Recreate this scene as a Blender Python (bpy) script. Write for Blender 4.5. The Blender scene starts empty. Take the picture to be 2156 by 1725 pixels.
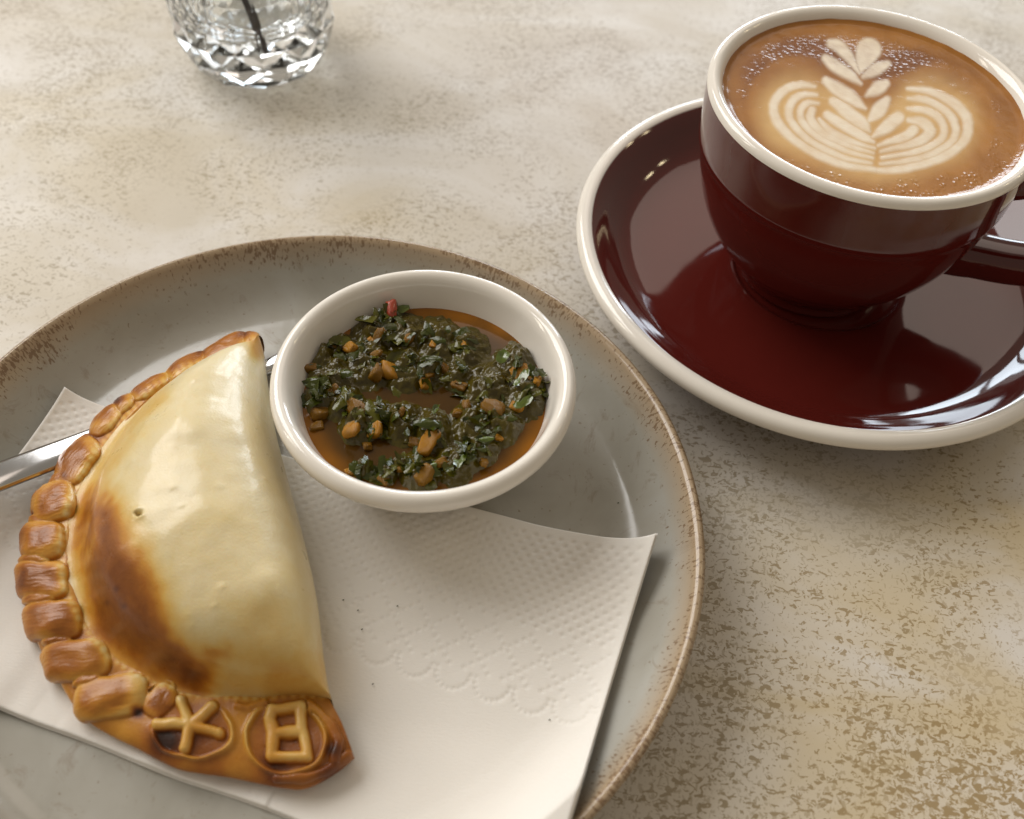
import bpy, math, random
import numpy as np
from mathutils import Vector, Matrix
from mathutils.bvhtree import BVHTree

random.seed(7)
RNG = np.random.default_rng(7)
SC = bpy.context.scene
COL = SC.collection

# ------------------------------------------------------------------ camera
# Recovered from the photograph: four circles (plate, dish, saucer, cup) fix focal length, tilt and roll.
CAM_F, CAM_H = 2064.8, 0.2083            # focal length in units of a 2156 px wide picture, height above the table
PITCH, ROLL = math.radians(52.18), math.radians(4.162)
_c, _s, _cp, _sp = math.cos(ROLL), math.sin(ROLL), math.cos(PITCH), math.sin(PITCH)
RIGHT, UP, FWD = np.array([_c, _s*_sp, _s*_cp]), np.array([-_s, _c*_sp, _c*_cp]), np.array([0, _cp, -_sp])
EYE = np.array([0, 0, CAM_H])
cam_data = bpy.data.cameras.new('camera')
cam = bpy.data.objects.new('camera', cam_data)
COL.objects.link(cam)
cam_data.sensor_fit = 'HORIZONTAL'
cam_data.sensor_width = 36
cam_data.lens = 36*CAM_F/2156
cam_data.clip_start, cam_data.clip_end = 0.01, 50
cam_data.dof.use_dof = True
cam_data.dof.focus_distance = 0.235
cam_data.dof.aperture_fstop = 13
M = Matrix.Identity(4)
for i in range(3):
    M[i][0], M[i][1], M[i][2], M[i][3] = RIGHT[i], UP[i], -FWD[i], EYE[i]
cam.matrix_world = M
SC.camera = cam

def ray(x, y):
    return FWD + RIGHT*((x-1078)/CAM_F) - UP*((y-862.5)/CAM_F)
def P(x, y, z=0.0):
    """point of height z that the photograph shows at picture position x, y"""
    d = ray(x, y)
    return EYE + d*((z-CAM_H)/d[2])
def Q(p):
    """picture position of points (n,3)"""
    d = np.asarray(p) - EYE
    w = d @ FWD
    return 1078 + CAM_F*(d @ RIGHT)/w, 862.5 - CAM_F*(d @ UP)/w

# ------------------------------------------------------------------ world and lamps
world = bpy.data.worlds.new('World')
SC.world = world
world.use_nodes = True
world.node_tree.nodes['Background'].inputs[0].default_value = (1.0, 0.88, 0.72, 1)
world.node_tree.nodes['Background'].inputs[1].default_value = 0.34

def area(name, loc, target, sx, sy, power, color):
    l = bpy.data.lights.new(name, 'AREA')
    l.shape = 'RECTANGLE'; l.size = sx; l.size_y = sy; l.energy = power; l.color = color
    o = bpy.data.objects.new(name, l); COL.objects.link(o)
    o.location = loc
    o.rotation_euler = (Vector(target)-Vector(loc)).to_track_quat('-Z', 'Y').to_euler()
    return o
TGT = (0, 0.18, 0)
def polar(az, el, dist):
    az, el = math.radians(az), math.radians(el)
    return (TGT[0]+dist*math.sin(az)*math.cos(el), TGT[1]+dist*math.cos(az)*math.cos(el), TGT[2]+dist*math.sin(el))
area('window_light', polar(-52, 40, 2.9), TGT, 2.0, 1.7, 74, (1.0, 0.98, 0.955))          # tall window by the table
area('window_light', polar(-88, 26, 2.4), TGT, 0.22, 0.9, 5, (1.0, 0.92, 0.78))            # narrow window at the side
for k in range(4):                                                                            # far window in four panes
    area('window_light', polar(-6+10*k, 11, 3.2), TGT, 0.46, 0.95, 14, (0.80, 0.90, 1.0))
area('ceiling_light', polar(18, 42, 2.7), TGT, 1.9, 0.95, 7.5, (1.0, 0.85, 0.74))
for az, el in ((62, 33), (70, 36)):
    area('pendant_lamp_light', polar(az, el, 1.8), TGT, 0.08, 0.08, 0.5, (1.0, 0.82, 0.5))

vs = SC.view_settings
vs.view_transform = 'Standard'; vs.look = 'None'; vs.gamma = 1; vs.exposure = 0.0
vs.use_curve_mapping = False
SC.render.engine = 'CYCLES'
cy = SC.cycles
cy.use_denoising = True
cy.max_bounces = 24; cy.transmission_bounces = 24; cy.glossy_bounces = 6; cy.diffuse_bounces = 4
cy.sample_clamp_indirect = 4.0
cy.blur_glossy = 0.3

# ------------------------------------------------------------------ helpers
def perlin(p, scale=1.0, seed=0):
    """gradient noise at points (n,3), about -1..1"""
    p = np.asarray(p, dtype=np.float64)*scale + seed*17.31
    i = np.floor(p).astype(np.int64); f = p - i
    u = f*f*f*(f*(f*6-15)+10)
    out = np.zeros(len(p))
    for dx in (0, 1):
        for dy in (0, 1):
            for dz in (0, 1):
                a, b, c = i[:, 0]+dx, i[:, 1]+dy, i[:, 2]+dz
                h = (a*374761393 + b*668265263 + c*2147483647 + seed*1274126177) & 0xffffffff
                h = ((h ^ (h >> 13))*1274126177) & 0xffffffff
                h = h ^ (h >> 16)
                t = (h & 0xffff)/65535.0*2*math.pi; ph = ((h >> 16) & 0xffff)/65535.0*2-1
                r = np.sqrt(1-ph*ph)
                g = r*np.cos(t)*(f[:, 0]-dx) + r*np.sin(t)*(f[:, 1]-dy) + ph*(f[:, 2]-dz)
                w = (u[:, 0] if dx else 1-u[:, 0])*(u[:, 1] if dy else 1-u[:, 1])*(u[:, 2] if dz else 1-u[:, 2])
                out += g*w
    return out*1.5
def sstep(a, b, x):
    t = np.clip((x-a)/(b-a), 0, 1)
    return t*t*(3-2*t)
def spline(pts, n):
    """Catmull-Rom through pts, resampled evenly by length"""
    p = np.asarray(pts, float)
    e = np.vstack([2*p[0]-p[1], p, 2*p[-1]-p[-2]])
    out = []
    for k in range(1, len(e)-2):
        t = np.linspace(0, 1, 24, endpoint=False)[:, None]
        a, b, c, d = e[k-1], e[k], e[k+1], e[k+2]
        out.append(.5*(2*b+(c-a)*t+(2*a-5*b+4*c-d)*t**2+(3*b-a-3*c+d)*t**3))
    out.append(p[-1:])
    q = np.vstack(out)
    L = np.r_[0, np.cumsum(np.linalg.norm(np.diff(q, axis=0), axis=1))]
    s = np.linspace(0, L[-1], n)
    return np.stack([np.interp(s, L, q[:, k]) for k in range(p.shape[1])], 1)

def tag(o, label=None, cat=None, group=None, kind=None):
    if label: o['label'] = label
    if cat: o['category'] = cat
    if group: o['group'] = group
    if kind: o['kind'] = kind
    return o
def thing(name, loc, label, cat, group=None):
    o = bpy.data.objects.new(name, None)
    COL.objects.link(o); o.location = loc; o.empty_display_size = 0.01
    return tag(o, label, cat, group)
def link(name, me, mat=None, parent=None):
    o = bpy.data.objects.new(name, me)
    COL.objects.link(o)
    if mat is not None and not me.materials: me.materials.append(mat)
    if parent is not None:
        o.parent = parent
        o.matrix_parent_inverse = Matrix.Translation(parent.location).inverted() if parent.parent is None else Matrix.Identity(4)
    return o
def vnormals(v, f):
    a = v[f[:, 1]]-v[f[:, 0]]; b = v[f[:, 2]]-v[f[:, 0]]
    n = np.cross(a, b)
    if f.shape[1] == 4:
        n = np.cross(v[f[:, 2]]-v[f[:, 0]], v[f[:, 3]]-v[f[:, 1]])
    out = np.zeros_like(v)
    for k in range(f.shape[1]): np.add.at(out, f[:, k], n)
    L = np.linalg.norm(out, axis=1, keepdims=True); L[L == 0] = 1
    return out/L
def mesh(name, v, f, smooth=True, normals=None, attrs=None, uv=None):
    v = np.asarray(v, float); f = np.asarray(f, np.int64)
    me = bpy.data.meshes.new(name)
    n, k = f.shape
    me.vertices.add(len(v)); me.vertices.foreach_set('co', v.ravel())
    me.loops.add(n*k); me.loops.foreach_set('vertex_index', f.ravel().astype(np.int32))
    me.polygons.add(n)
    me.polygons.foreach_set('loop_start', np.arange(0, n*k, k, dtype=np.int32))
    if uv is not None:
        l = me.uv_layers.new(name='UVMap'); l.data.foreach_set('uv', np.asarray(uv, float)[f.ravel()].ravel())
    me.update(calc_edges=True)
    me.validate()
    me.polygons.foreach_set('use_smooth', np.full(len(me.polygons), smooth))
    for an, av in (attrs or {}).items():
        a = me.attributes.new(an, 'FLOAT', 'POINT'); a.data.foreach_set('value', np.asarray(av, np.float32))
    if normals is not None:
        me.normals_split_custom_set_from_vertices(np.asarray(normals, float).tolist())
    return me
def submesh(name, v, f, keep, normals, attrs=None, uv=None):
    ff = f[keep]; idx, inv = np.unique(ff, return_inverse=True)
    return mesh(name, v[idx], inv.reshape(ff.shape), True, normals[idx],
                {k: a[idx] for k, a in (attrs or {}).items()}, None if uv is None else uv[idx])
def grid_faces(nu, nv, wrap=False):
    i = np.arange(nu if wrap else nu-1)[:, None]; j = np.arange(nv-1)[None, :]
    a = i*nv+j; b = ((i+1) % nu)*nv+j
    return np.stack([a, b, b+1, a+1], -1).reshape(-1, 4)
def lathe(profile, seg=160, n=None, wobble=0.0, seed=0):
    """surface of revolution round z; first index angle, second profile; returns v, f, uv (arc length, profile length)"""
    pr = np.asarray(profile, float)
    if n: pr = spline(pr, n)
    th = np.linspace(0, 2*math.pi, seg, endpoint=False)
    R = np.repeat(pr[None, :, 0], seg, 0); Z = np.repeat(pr[None, :, 1], seg, 0)
    if wobble:
        c = np.stack([np.cos(th), np.sin(th), th*0], 1)
        w = 1+wobble*(perlin(c, 1.1, seed)+.5*perlin(c, 2.7, seed+1))
        R = R*w[:, None]
    v = np.stack([R*np.cos(th)[:, None], R*np.sin(th)[:, None], Z], -1).reshape(-1, 3)
    L = np.r_[0, np.cumsum(np.linalg.norm(np.diff(pr, axis=0), axis=1))]
    uv = np.stack([np.repeat(th[:, None]*pr[:, 0].max(), len(pr), 1), np.repeat(L[None], seg, 0)], -1).reshape(-1, 2)
    f = grid_faces(seg, len(pr), True)[:, ::-1]
    return v, f, uv, len(pr)
def tube(path, radii, seg=10, cap=True):
    p = np.asarray(path, float); r = np.asarray(radii, float)
    t = np.gradient(p, axis=0); t /= np.linalg.norm(t, axis=1, keepdims=True)
    up = np.array([0, 0, 1.0]) if abs(t[0, 2]) < .9 else np.array([1.0, 0, 0])
    v = []
    for k in range(len(p)):
        n1 = np.cross(t[k], up); n1 /= np.linalg.norm(n1); n2 = np.cross(n1, t[k]); up = n2
        a = np.linspace(0, 2*math.pi, seg, endpoint=False)
        v.append(p[k]+r[k]*(np.cos(a)[:, None]*n1+np.sin(a)[:, None]*n2))
    v = np.vstack(v)
    f = []
    for k in range(len(p)-1):
        for j in range(seg):
            f.append((k*seg+j, k*seg+(j+1) % seg, (k+1)*seg+(j+1) % seg, (k+1)*seg+j))
    if cap:
        for base, ctr in ((0, p[0]), ((len(p)-1)*seg, p[-1])):
            v = np.vstack([v, ctr]); c = len(v)-1
            for j in range(seg):
                q = (base+j, base+(j+1) % seg)
                f.append((q[1], q[0], c, c) if base == 0 else (q[0], q[1], c, c))
    return v, np.array(f)
def quads_to_mesh(name, v, f, smooth=True, attrs=None):
    """like mesh() but turns doubled corners into triangles"""
    me = bpy.data.meshes.new(name)
    fs = [tuple(dict.fromkeys(int(i) for i in q)) for q in f]
    me.from_pydata([tuple(x) for x in v], [], fs); me.update()
    me.polygons.foreach_set('use_smooth', np.full(len(me.polygons), smooth))
    for an, av in (attrs or {}).items():
        a = me.attributes.new(an, 'FLOAT', 'POINT'); a.data.foreach_set('value', np.asarray(av, np.float32))
    return me
def polyline_field(X, Y, pts, radii):
    """smallest (distance - radius) of points to a polyline whose radius tapers"""
    best = np.full(X.shape, 1e9)
    for k in range(len(pts)-1):
        ax, ay = pts[k]; bx, by = pts[k+1]
        dx, dy = bx-ax, by-ay
        t = np.clip(((X-ax)*dx+(Y-ay)*dy)/(dx*dx+dy*dy+1e-9), 0, 1)
        d = np.hypot(X-ax-t*dx, Y-ay-t*dy)-(radii[k]*(1-t)+radii[k+1]*t)
        best = np.minimum(best, d)
    return best

# ------------------------------------------------------------------ materials
class NT:
    def __init__(s, name):
        s.m = bpy.data.materials.new(name); s.m.use_nodes = True
        s.t = s.m.node_tree; s.b = s.t.nodes['Principled BSDF']
    def n(s, typ, ins=None, **props):
        nd = s.t.nodes.new(typ)
        for k, val in props.items(): setattr(nd, k, val)
        for k, val in (ins or {}).items():
            if isinstance(val, bpy.types.NodeSocket): s.t.links.new(val, nd.inputs[k])
            else: nd.inputs[k].default_value = val
        return nd
    def set(s, **kw):
        for k, val in kw.items():
            k = k.replace('_', ' ')
            if isinstance(val, bpy.types.NodeSocket): s.t.links.new(val, s.b.inputs[k])
            elif k in ('Base Color', 'Specular Tint', 'Coat Tint') and len(val) == 3: s.b.inputs[k].default_value = (*val, 1)
            else: s.b.inputs[k].default_value = val
        return s
    def obj(s): return s.n('ShaderNodeTexCoord').outputs['Object']
    def uv(s): return s.n('ShaderNodeTexCoord').outputs['UV']
    def attr(s, a): return s.n('ShaderNodeAttribute', attribute_name=a).outputs['Fac']
    def noise(s, vec, scale, detail=3, rough=.55, dist=0.0):
        return s.n('ShaderNodeTexNoise', {'Vector': vec, 'Scale': scale, 'Detail': detail, 'Roughness': rough, 'Distortion': dist}).outputs['Fac']
    def ramp(s, fac, stops, interp='LINEAR'):
        nd = s.n('ShaderNodeValToRGB', {'Fac': fac}); r = nd.color_ramp; r.interpolation = interp
        while len(r.elements) < len(stops): r.elements.new(.5)
        for e, (p, c) in zip(r.elements, stops):
            e.position = p; e.color = (*c, 1) if len(c) == 3 else c
        return nd.outputs['Color']
    def val(s, fac, a, b, lo=0.0, hi=1.0):
        return s.n('ShaderNodeMapRange', {'Value': fac, 'From Min': a, 'From Max': b, 'To Min': lo, 'To Max': hi}).outputs[0]
    def mix(s, fac, a, b, mode='MIX'):
        nd = s.n('ShaderNodeMix', data_type='RGBA', blend_type=mode)
        for k, x in ((0, fac), (6, a), (7, b)):
            if isinstance(x, bpy.types.NodeSocket): s.t.links.new(x, nd.inputs[k])
            else: nd.inputs[k].default_value = x if k == 0 else (*x, 1)
        return nd.outputs[2]
    def math(s, op, a, b=0.0):
        nd = s.n('ShaderNodeMath', operation=op)
        for k, x in ((0, a), (1, b)):
            if isinstance(x, bpy.types.NodeSocket): s.t.links.new(x, nd.inputs[k])
            else: nd.inputs[k].default_value = x
        return nd.outputs[0]
    def mapping(s, vec, scale, rot=(0, 0, 0)):
        return s.n('ShaderNodeMapping', {'Vector': vec, 'Scale': scale, 'Rotation': rot}).outputs[0]
    def bump(s, h, strength, dist):
        s.t.links.new(s.n('ShaderNodeBump', {'Height': h, 'Strength': strength, 'Distance': dist}).outputs[0], s.b.inputs['Normal'])
        return s

def m_table():
    t = NT('mottled_laminate'); o = t.obj()
    warp = t.n('ShaderNodeVectorMath', {0: o, 1: t.n('ShaderNodeTexNoise', {'Vector': o, 'Scale': 60.0, 'Detail': 2.0}).outputs['Color']}, operation='MULTIPLY_ADD')
    t.t.nodes.remove(warp)
    big = t.noise(o, 9, 4, .6, .4); mid = t.noise(o, 34, 4, .65, .6)
    hue = t.noise(t.mapping(o, (1, 1, 1), (0, 0, .7)), 6, 3, .5, .3)
    sp = t.n('ShaderNodeSeparateXYZ', {0: o})      # the print drifts to ochre over the sheet
    drift = t.val(t.math('SUBTRACT', sp.outputs['X'], t.math('MULTIPLY', sp.outputs['Y'], .8)), -.15, .08, -.05, .21)
    hue = t.math('ADD', hue, drift)
    base = t.ramp(hue, [(.32, (.535, .48, .41)), (.5, (.56, .505, .41)), (.72, (.56, .46, .29))])
    base = t.mix(t.val(t.noise(t.mapping(o, (1, 1.6, 1), (0, 0, .3)), 16, 4, .6, .7), .42, .64, 0, .9), base, (.65, .615, .565))
    # flecks: short, slightly elongated chips whose density drifts over the sheet
    st = t.mapping(o, (1.0, 1.55, 1), (0, 0, .45))
    f1 = t.noise(st, 520, 2.4, .58, .9)
    f2 = t.noise(t.mapping(o, (1.5, 1, 1), (0, 0, -.5)), 700, 2, .5, .6)
    dens = t.math('ADD', t.math('MULTIPLY', big, .5), t.math('MULTIPLY', mid, .5))
    thr = t.val(dens, .36, .62, .66, .49)
    thr = t.math('SUBTRACT', thr, t.math('MULTIPLY', drift, .13))
    m1 = t.val(t.math('SUBTRACT', f1, thr), -.004, .028)
    m2 = t.val(t.math('SUBTRACT', f2, t.math('ADD', thr, .02)), 0.0, .04, 0, .55)
    fleck = t.math('MAXIMUM', m1, m2)
    fc = t.ramp(hue, [(.3, (.26, .20, .14)), (.55, (.25, .19, .095)), (.7, (.29, .195, .075))])
    # pale clouds where the print is worn to almost no flecks
    cloud = t.val(t.noise(o, 16, 4, .6, .7), .48, .64, 1.0, .12)
    fleck = t.math('MULTIPLY', t.math('MULTIPLY', fleck, cloud), t.val(drift, -.05, .21, .60, .90))
    t.set(Base_Color=t.mix(fleck, base, fc), Roughness=t.val(t.noise(o, 55, 3), .3, .7, .36, .5), Specular_IOR_Level=.35)
    return t.bump(t.noise(o, 900, 2), .06, .0004).m
def m_ceramic(name, col, rough=.08, coat=0.0, var=.04):
    t = NT(name); o = t.obj()
    d = tuple(c*(1-var*2.2) for c in col)
    t.set(Base_Color=t.mix(t.noise(o, 90, 3), d, col), Roughness=t.val(t.noise(o, 140, 3), .35, .7, rough, rough+.06), IOR=1.52, Coat_Weight=coat, Coat_Roughness=.03)
    return t.bump(t.noise(o, 70, 2), .05, .001).m
def m_plate():
    """grey stoneware glaze; UV.y is the distance along the profile from the plate's centre"""
    t = NT('speckled_stoneware'); o = t.obj()
    sx = t.n('ShaderNodeSeparateXYZ', {0: t.uv()})
    v = sx.outputs['Y']
    glaze = t.ramp(t.noise(o, 38, 4, .6, .5), [(.3, (.315, .30, .255)), (.55, (.37, .355, .31)), (.75, (.40, .39, .355))])
    # rusty veins and pin specks in the floor
    vein = t.val(t.noise(o, 95, 5, .72, 1.4), .57, .70)
    glaze = t.mix(t.math('MULTIPLY', vein, .45), glaze, (.20, .145, .095))
    pin = t.val(t.noise(o, 800, 1.5), .70, .76)
    glaze = t.mix(t.math('MULTIPLY', pin, .5), glaze, (.17, .11, .06))
    near = t.val(v, .0790, .0935)                     # 0 in the well, 1 at the lip
    streak = t.noise(t.n('ShaderNodeVectorMath', {0: t.uv(), 1: (1.0, .42, 1.0)}, operation='MULTIPLY').outputs[0], 1300, 2.5, .6, .35)
    patch = t.noise(t.uv(), 70, 3)
    th = t.math('SUBTRACT', t.val(near, 0, 1, .76, .53), t.math('MULTIPLY', t.math('SUBTRACT', patch, .5), .42))
    speck = t.val(t.math('SUBTRACT', streak, th), 0, .05)
    speck = t.math('MULTIPLY', speck, t.val(near, .02, .25))
    warm = t.mix(t.val(near, .45, 1.0), glaze, (.36, .265, .165))
    col = t.mix(t.math('MULTIPLY', speck, .75), warm, (.155, .085, .04))
    t.set(Base_Color=col, Roughness=t.val(t.noise(o, 60, 3), .3, .7, .11, .19), IOR=1.5)
    return t.bump(t.noise(o, 120, 3), .10, .0008).m
def m_paper():
    t = NT('tissue_paper'); o = t.obj()
    fib = t.noise(t.mapping(o, (1, 3, 1)), 900, 3, .6)
    t.set(Base_Color=t.mix(t.noise(o, 25, 3), (.735, .70, .645), (.78, .75, .70)), Roughness=.92, Specular_IOR_Level=.15,
          Subsurface_Weight=.12, Subsurface_Radius=(.004, .0035, .003), Subsurface_Scale=.5)
    return t.bump(fib, .25, .0003).m
def m_crust():
    t = NT('baked_dough'); o = t.obj()
    b = t.attr('bake')
    n1 = t.noise(o, 160, 4, .65, .4); n2 = t.noise(o, 700, 3, .6)
    b = t.math('ADD', b, t.math('MULTIPLY', t.math('SUBTRACT', n1, .5), .16))
    b = t.math('ADD', b, t.math('MULTIPLY', t.math('SUBTRACT', n2, .5), .07))
    col = t.ramp(b, [(0.0, (.70, .615, .415)), (.16, (.66, .525, .255)), (.33, (.62, .40, .11)), (.48, (.52, .24, .030)),
                     (.64, (.33, .112, .012)), (.80, (.145, .038, .006)), (1.0, (.03, .012, .007))])
    r = t.val(t.noise(o, 240, 3, .6), .3, .7, .26, .42)
    t.set(Base_Color=col, Roughness=r, Specular_IOR_Level=.33, Subsurface_Weight=.14, Subsurface_Radius=(.004, .0022, .001), Subsurface_Scale=.6,
          Coat_Weight=t.val(b, .15, .6, .28, .12), Coat_Roughness=.14)
    h = t.math('ADD', t.math('MULTIPLY', t.noise(o, 260, 3, .5), .6), t.math('MULTIPLY', t.noise(o, 2200, 2), .5))
    return t.bump(h, .20, .0008).m
def m_coffee():
    t = NT('crema_and_foam'); o = t.obj()
    milk, dark, bub, light = t.attr('milk'), t.attr('dark'), t.attr('bubble'), t.attr('light')
    n1 = t.noise(o, 260, 4, .6, .6)
    crema = t.mix(t.math('ADD', dark, t.math('MULTIPLY', t.math('SUBTRACT', n1, .5), .35)), (.42, .19, .042), (.19, .065, .014))
    crema = t.mix(light, crema, (.60, .385, .155))
    col = t.mix(milk, crema, t.mix(t.noise(o, 500, 2), (.71, .59, .43), (.76, .66, .51)))
    vor = t.n('ShaderNodeTexVoronoi', {'Vector': o, 'Scale': 780.0, 'Randomness': 1.0})
    dome = t.math('MULTIPLY', t.val(vor.outputs['Distance'], 0.0, .55, 1.0, 0.0), bub)
    fine = t.math('MULTIPLY', t.noise(o, 1900, 2), .28)
    t.set(Base_Color=col, Roughness=t.val(milk, 0, 1, .18, .40), IOR=1.36, Specular_IOR_Level=.4, Subsurface_Weight=.1, Subsurface_Radius=(.003, .002, .001), Subsurface_Scale=.5)
    return t.bump(t.math('ADD', dome, fine), .36, .00035).m
def m_plain(name, c1, c2, rough, scale=300, bump=0.0, **kw):
    t = NT(name); o = t.obj()
    t.set(Base_Color=t.mix(t.noise(o, scale, 3, .6), c1, c2), Roughness=rough, **kw)
    if bump: t.bump(t.noise(o, scale*2.2, 3), bump, .0006)
    return t.m
def m_oil():
    t = NT('herb_oil'); o = t.obj()
    thin = t.attr('thin')
    c = t.mix(t.noise(o, 160, 3), (.045, .022, .004), (.080, .036, .006))
    t.set(Base_Color=t.mix(thin, c, (.26, .095, .006)), Roughness=.04, IOR=1.45, Specular_IOR_Level=.4)
    return t.bump(t.noise(o, 220, 2), .06, .0006).m
def m_steel():
    t = NT('brushed_steel'); o = t.obj()
    g = t.noise(t.mapping(o, (60, 4, 4)), 60, 2)
    t.set(Base_Color=(.50, .50, .50), Metallic=1.0, Roughness=t.val(g, .3, .7, .15, .18))
    return t.m
def m_glass():
    m = bpy.data.materials.new('cut_crystal'); m.use_nodes = True
    nt = m.node_tree; nt.nodes.remove(nt.nodes['Principled BSDF'])
    g = nt.nodes.new('ShaderNodeBsdfGlass'); g.inputs['IOR'].default_value = 1.54; g.inputs['Roughness'].default_value = 0.0
    n = nt.nodes.new('ShaderNodeTexNoise'); n.inputs['Scale'].default_value = 120
    r = nt.nodes.new('ShaderNodeValToRGB'); r.color_ramp.elements[0].color = (.96, .98, .99, 1); r.color_ramp.elements[1].color = (1, 1, 1, 1)
    nt.links.new(n.outputs['Fac'], r.inputs['Fac']); nt.links.new(r.outputs['Color'], g.inputs['Color'])
    nt.links.new(g.outputs[0], nt.nodes['Material Output'].inputs['Surface'])
    return m

MAT = dict(table=m_table(), plate=m_plate(), paper=m_paper(), crust=m_crust(), coffee=m_coffee(), oil=m_oil(), steel=m_steel(), glass=m_glass(),
           dish=m_ceramic('white_porcelain', (.82, .77, .69), .06, .2), lip=m_ceramic('ivory_glaze', (.81, .76, .68), .06, .2),
           burgundy=m_ceramic('burgundy_glaze', (.088, .0105, .0075), .04, 0.0, .06),
           leaf_dark=m_plain('wet_dark_herb', (.020, .027, .003), (.058, .066, .007), .06, 500, .3, Specular_IOR_Level=.36),
           leaf_mid=m_plain('wet_green_herb', (.046, .046, .004), (.105, .098, .009), .06, 500, .3, Specular_IOR_Level=.36),
           paste=m_plain('herb_paste', (.045, .030, .003), (.078, .062, .006), .05, 260, .6, Specular_IOR_Level=.36),
           leaf_bright=m_plain('bright_green_herb', (.055, .085, .006), (.10, .135, .010), .12, 500, .3, Coat_Weight=.6, Coat_Roughness=.05),
           onion=m_plain('oil_soaked_onion', (.28, .115, .005), (.46, .22, .016), .12, 420, .4, Specular_IOR_Level=.35, Subsurface_Weight=.25, Subsurface_Radius=(.003, .0018, .0008), Subsurface_Scale=.6),
           onion_brown=m_plain('browned_onion', (.13, .058, .003), (.25, .118, .006), .12, 420, .4, Specular_IOR_Level=.3),
           chilli=m_plain('red_chilli', (.34, .025, .008), (.48, .07, .02), .18, 400, .4, Coat_Weight=.6, Coat_Roughness=.05),
           twig=m_plain('dark_bark', (.018, .010, .006), (.05, .032, .022), .7, 500, .8))

# ------------------------------------------------------------------ table
def rounded_slab(x0, x1, y0, y1, z0, z1):
    v = [(x, y, z) for z in (z0, z1-.003) for x, y in ((x0, y0), (x1, y0), (x1, y1), (x0, y1))]
    b = .003
    v += [(x, y, z1) for x, y in ((x0+b, y0+b), (x1-b, y0+b), (x1-b, y1-b), (x0+b, y1-b))]
    f = [(3, 2, 1, 0), (8, 9, 10, 11)]
    for k in range(2):
        for j in range(4):
            a, c = k*4+j, k*4+(j+1) % 4
            f.append((a, c, c+4, a+4))
    return np.array(v), np.array(f)
v, f = rounded_slab(-.42, .42, -.10, .66, -.028, 0)
tag(link('table_top', mesh('table_top', v, f, False), MAT['table']), 'cream laminate table top with olive brown flecks', 'table', kind='structure')

# ------------------------------------------------------------------ plate
PLATE_C = np.array([-.0447, .1143, 0.0])
PLATE_PROFILE = [(0.0, .0060), (.035, .0060), (.066, .0061), (.0745, .0068), (.0795, .0090), (.0833, .0128), (.0860, .0168), (.0874, .0192), (.0884, .0203),
                 (.0893, .0200), (.0897, .0187), (.0888, .0160), (.0860, .0105), (.080, .0050), (.066, .0022), (.0600, .0018), (.0590, .0004), (.0560, .0004), (.0545, .0018), (0, .0022)]
_pp = spline(PLATE_PROFILE[:9], 200)
def plate_z(r): return np.interp(r, _pp[:, 0], _pp[:, 1])
plate = thing('plate', PLATE_C, 'round grey stoneware plate with brown speckled rim holding the pastry', 'plate')
v, f, uv, np_ = lathe(PLATE_PROFILE, 220, 110, .004, 3)
N = vnormals(v, f)
L = uv[f[:, 0], 1]
lip = (L > .0815) & (L < .104)
for nm, keep in (('well', ~lip), ('rim', lip)):
    o = link(nm, submesh(nm, v, f, keep, N, uv=uv), MAT['plate'], plate)
    o.matrix_parent_inverse = Matrix.Identity(4)
    if nm == 'rim': o['label'] = 'rim with rusty brown speckles'

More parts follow.
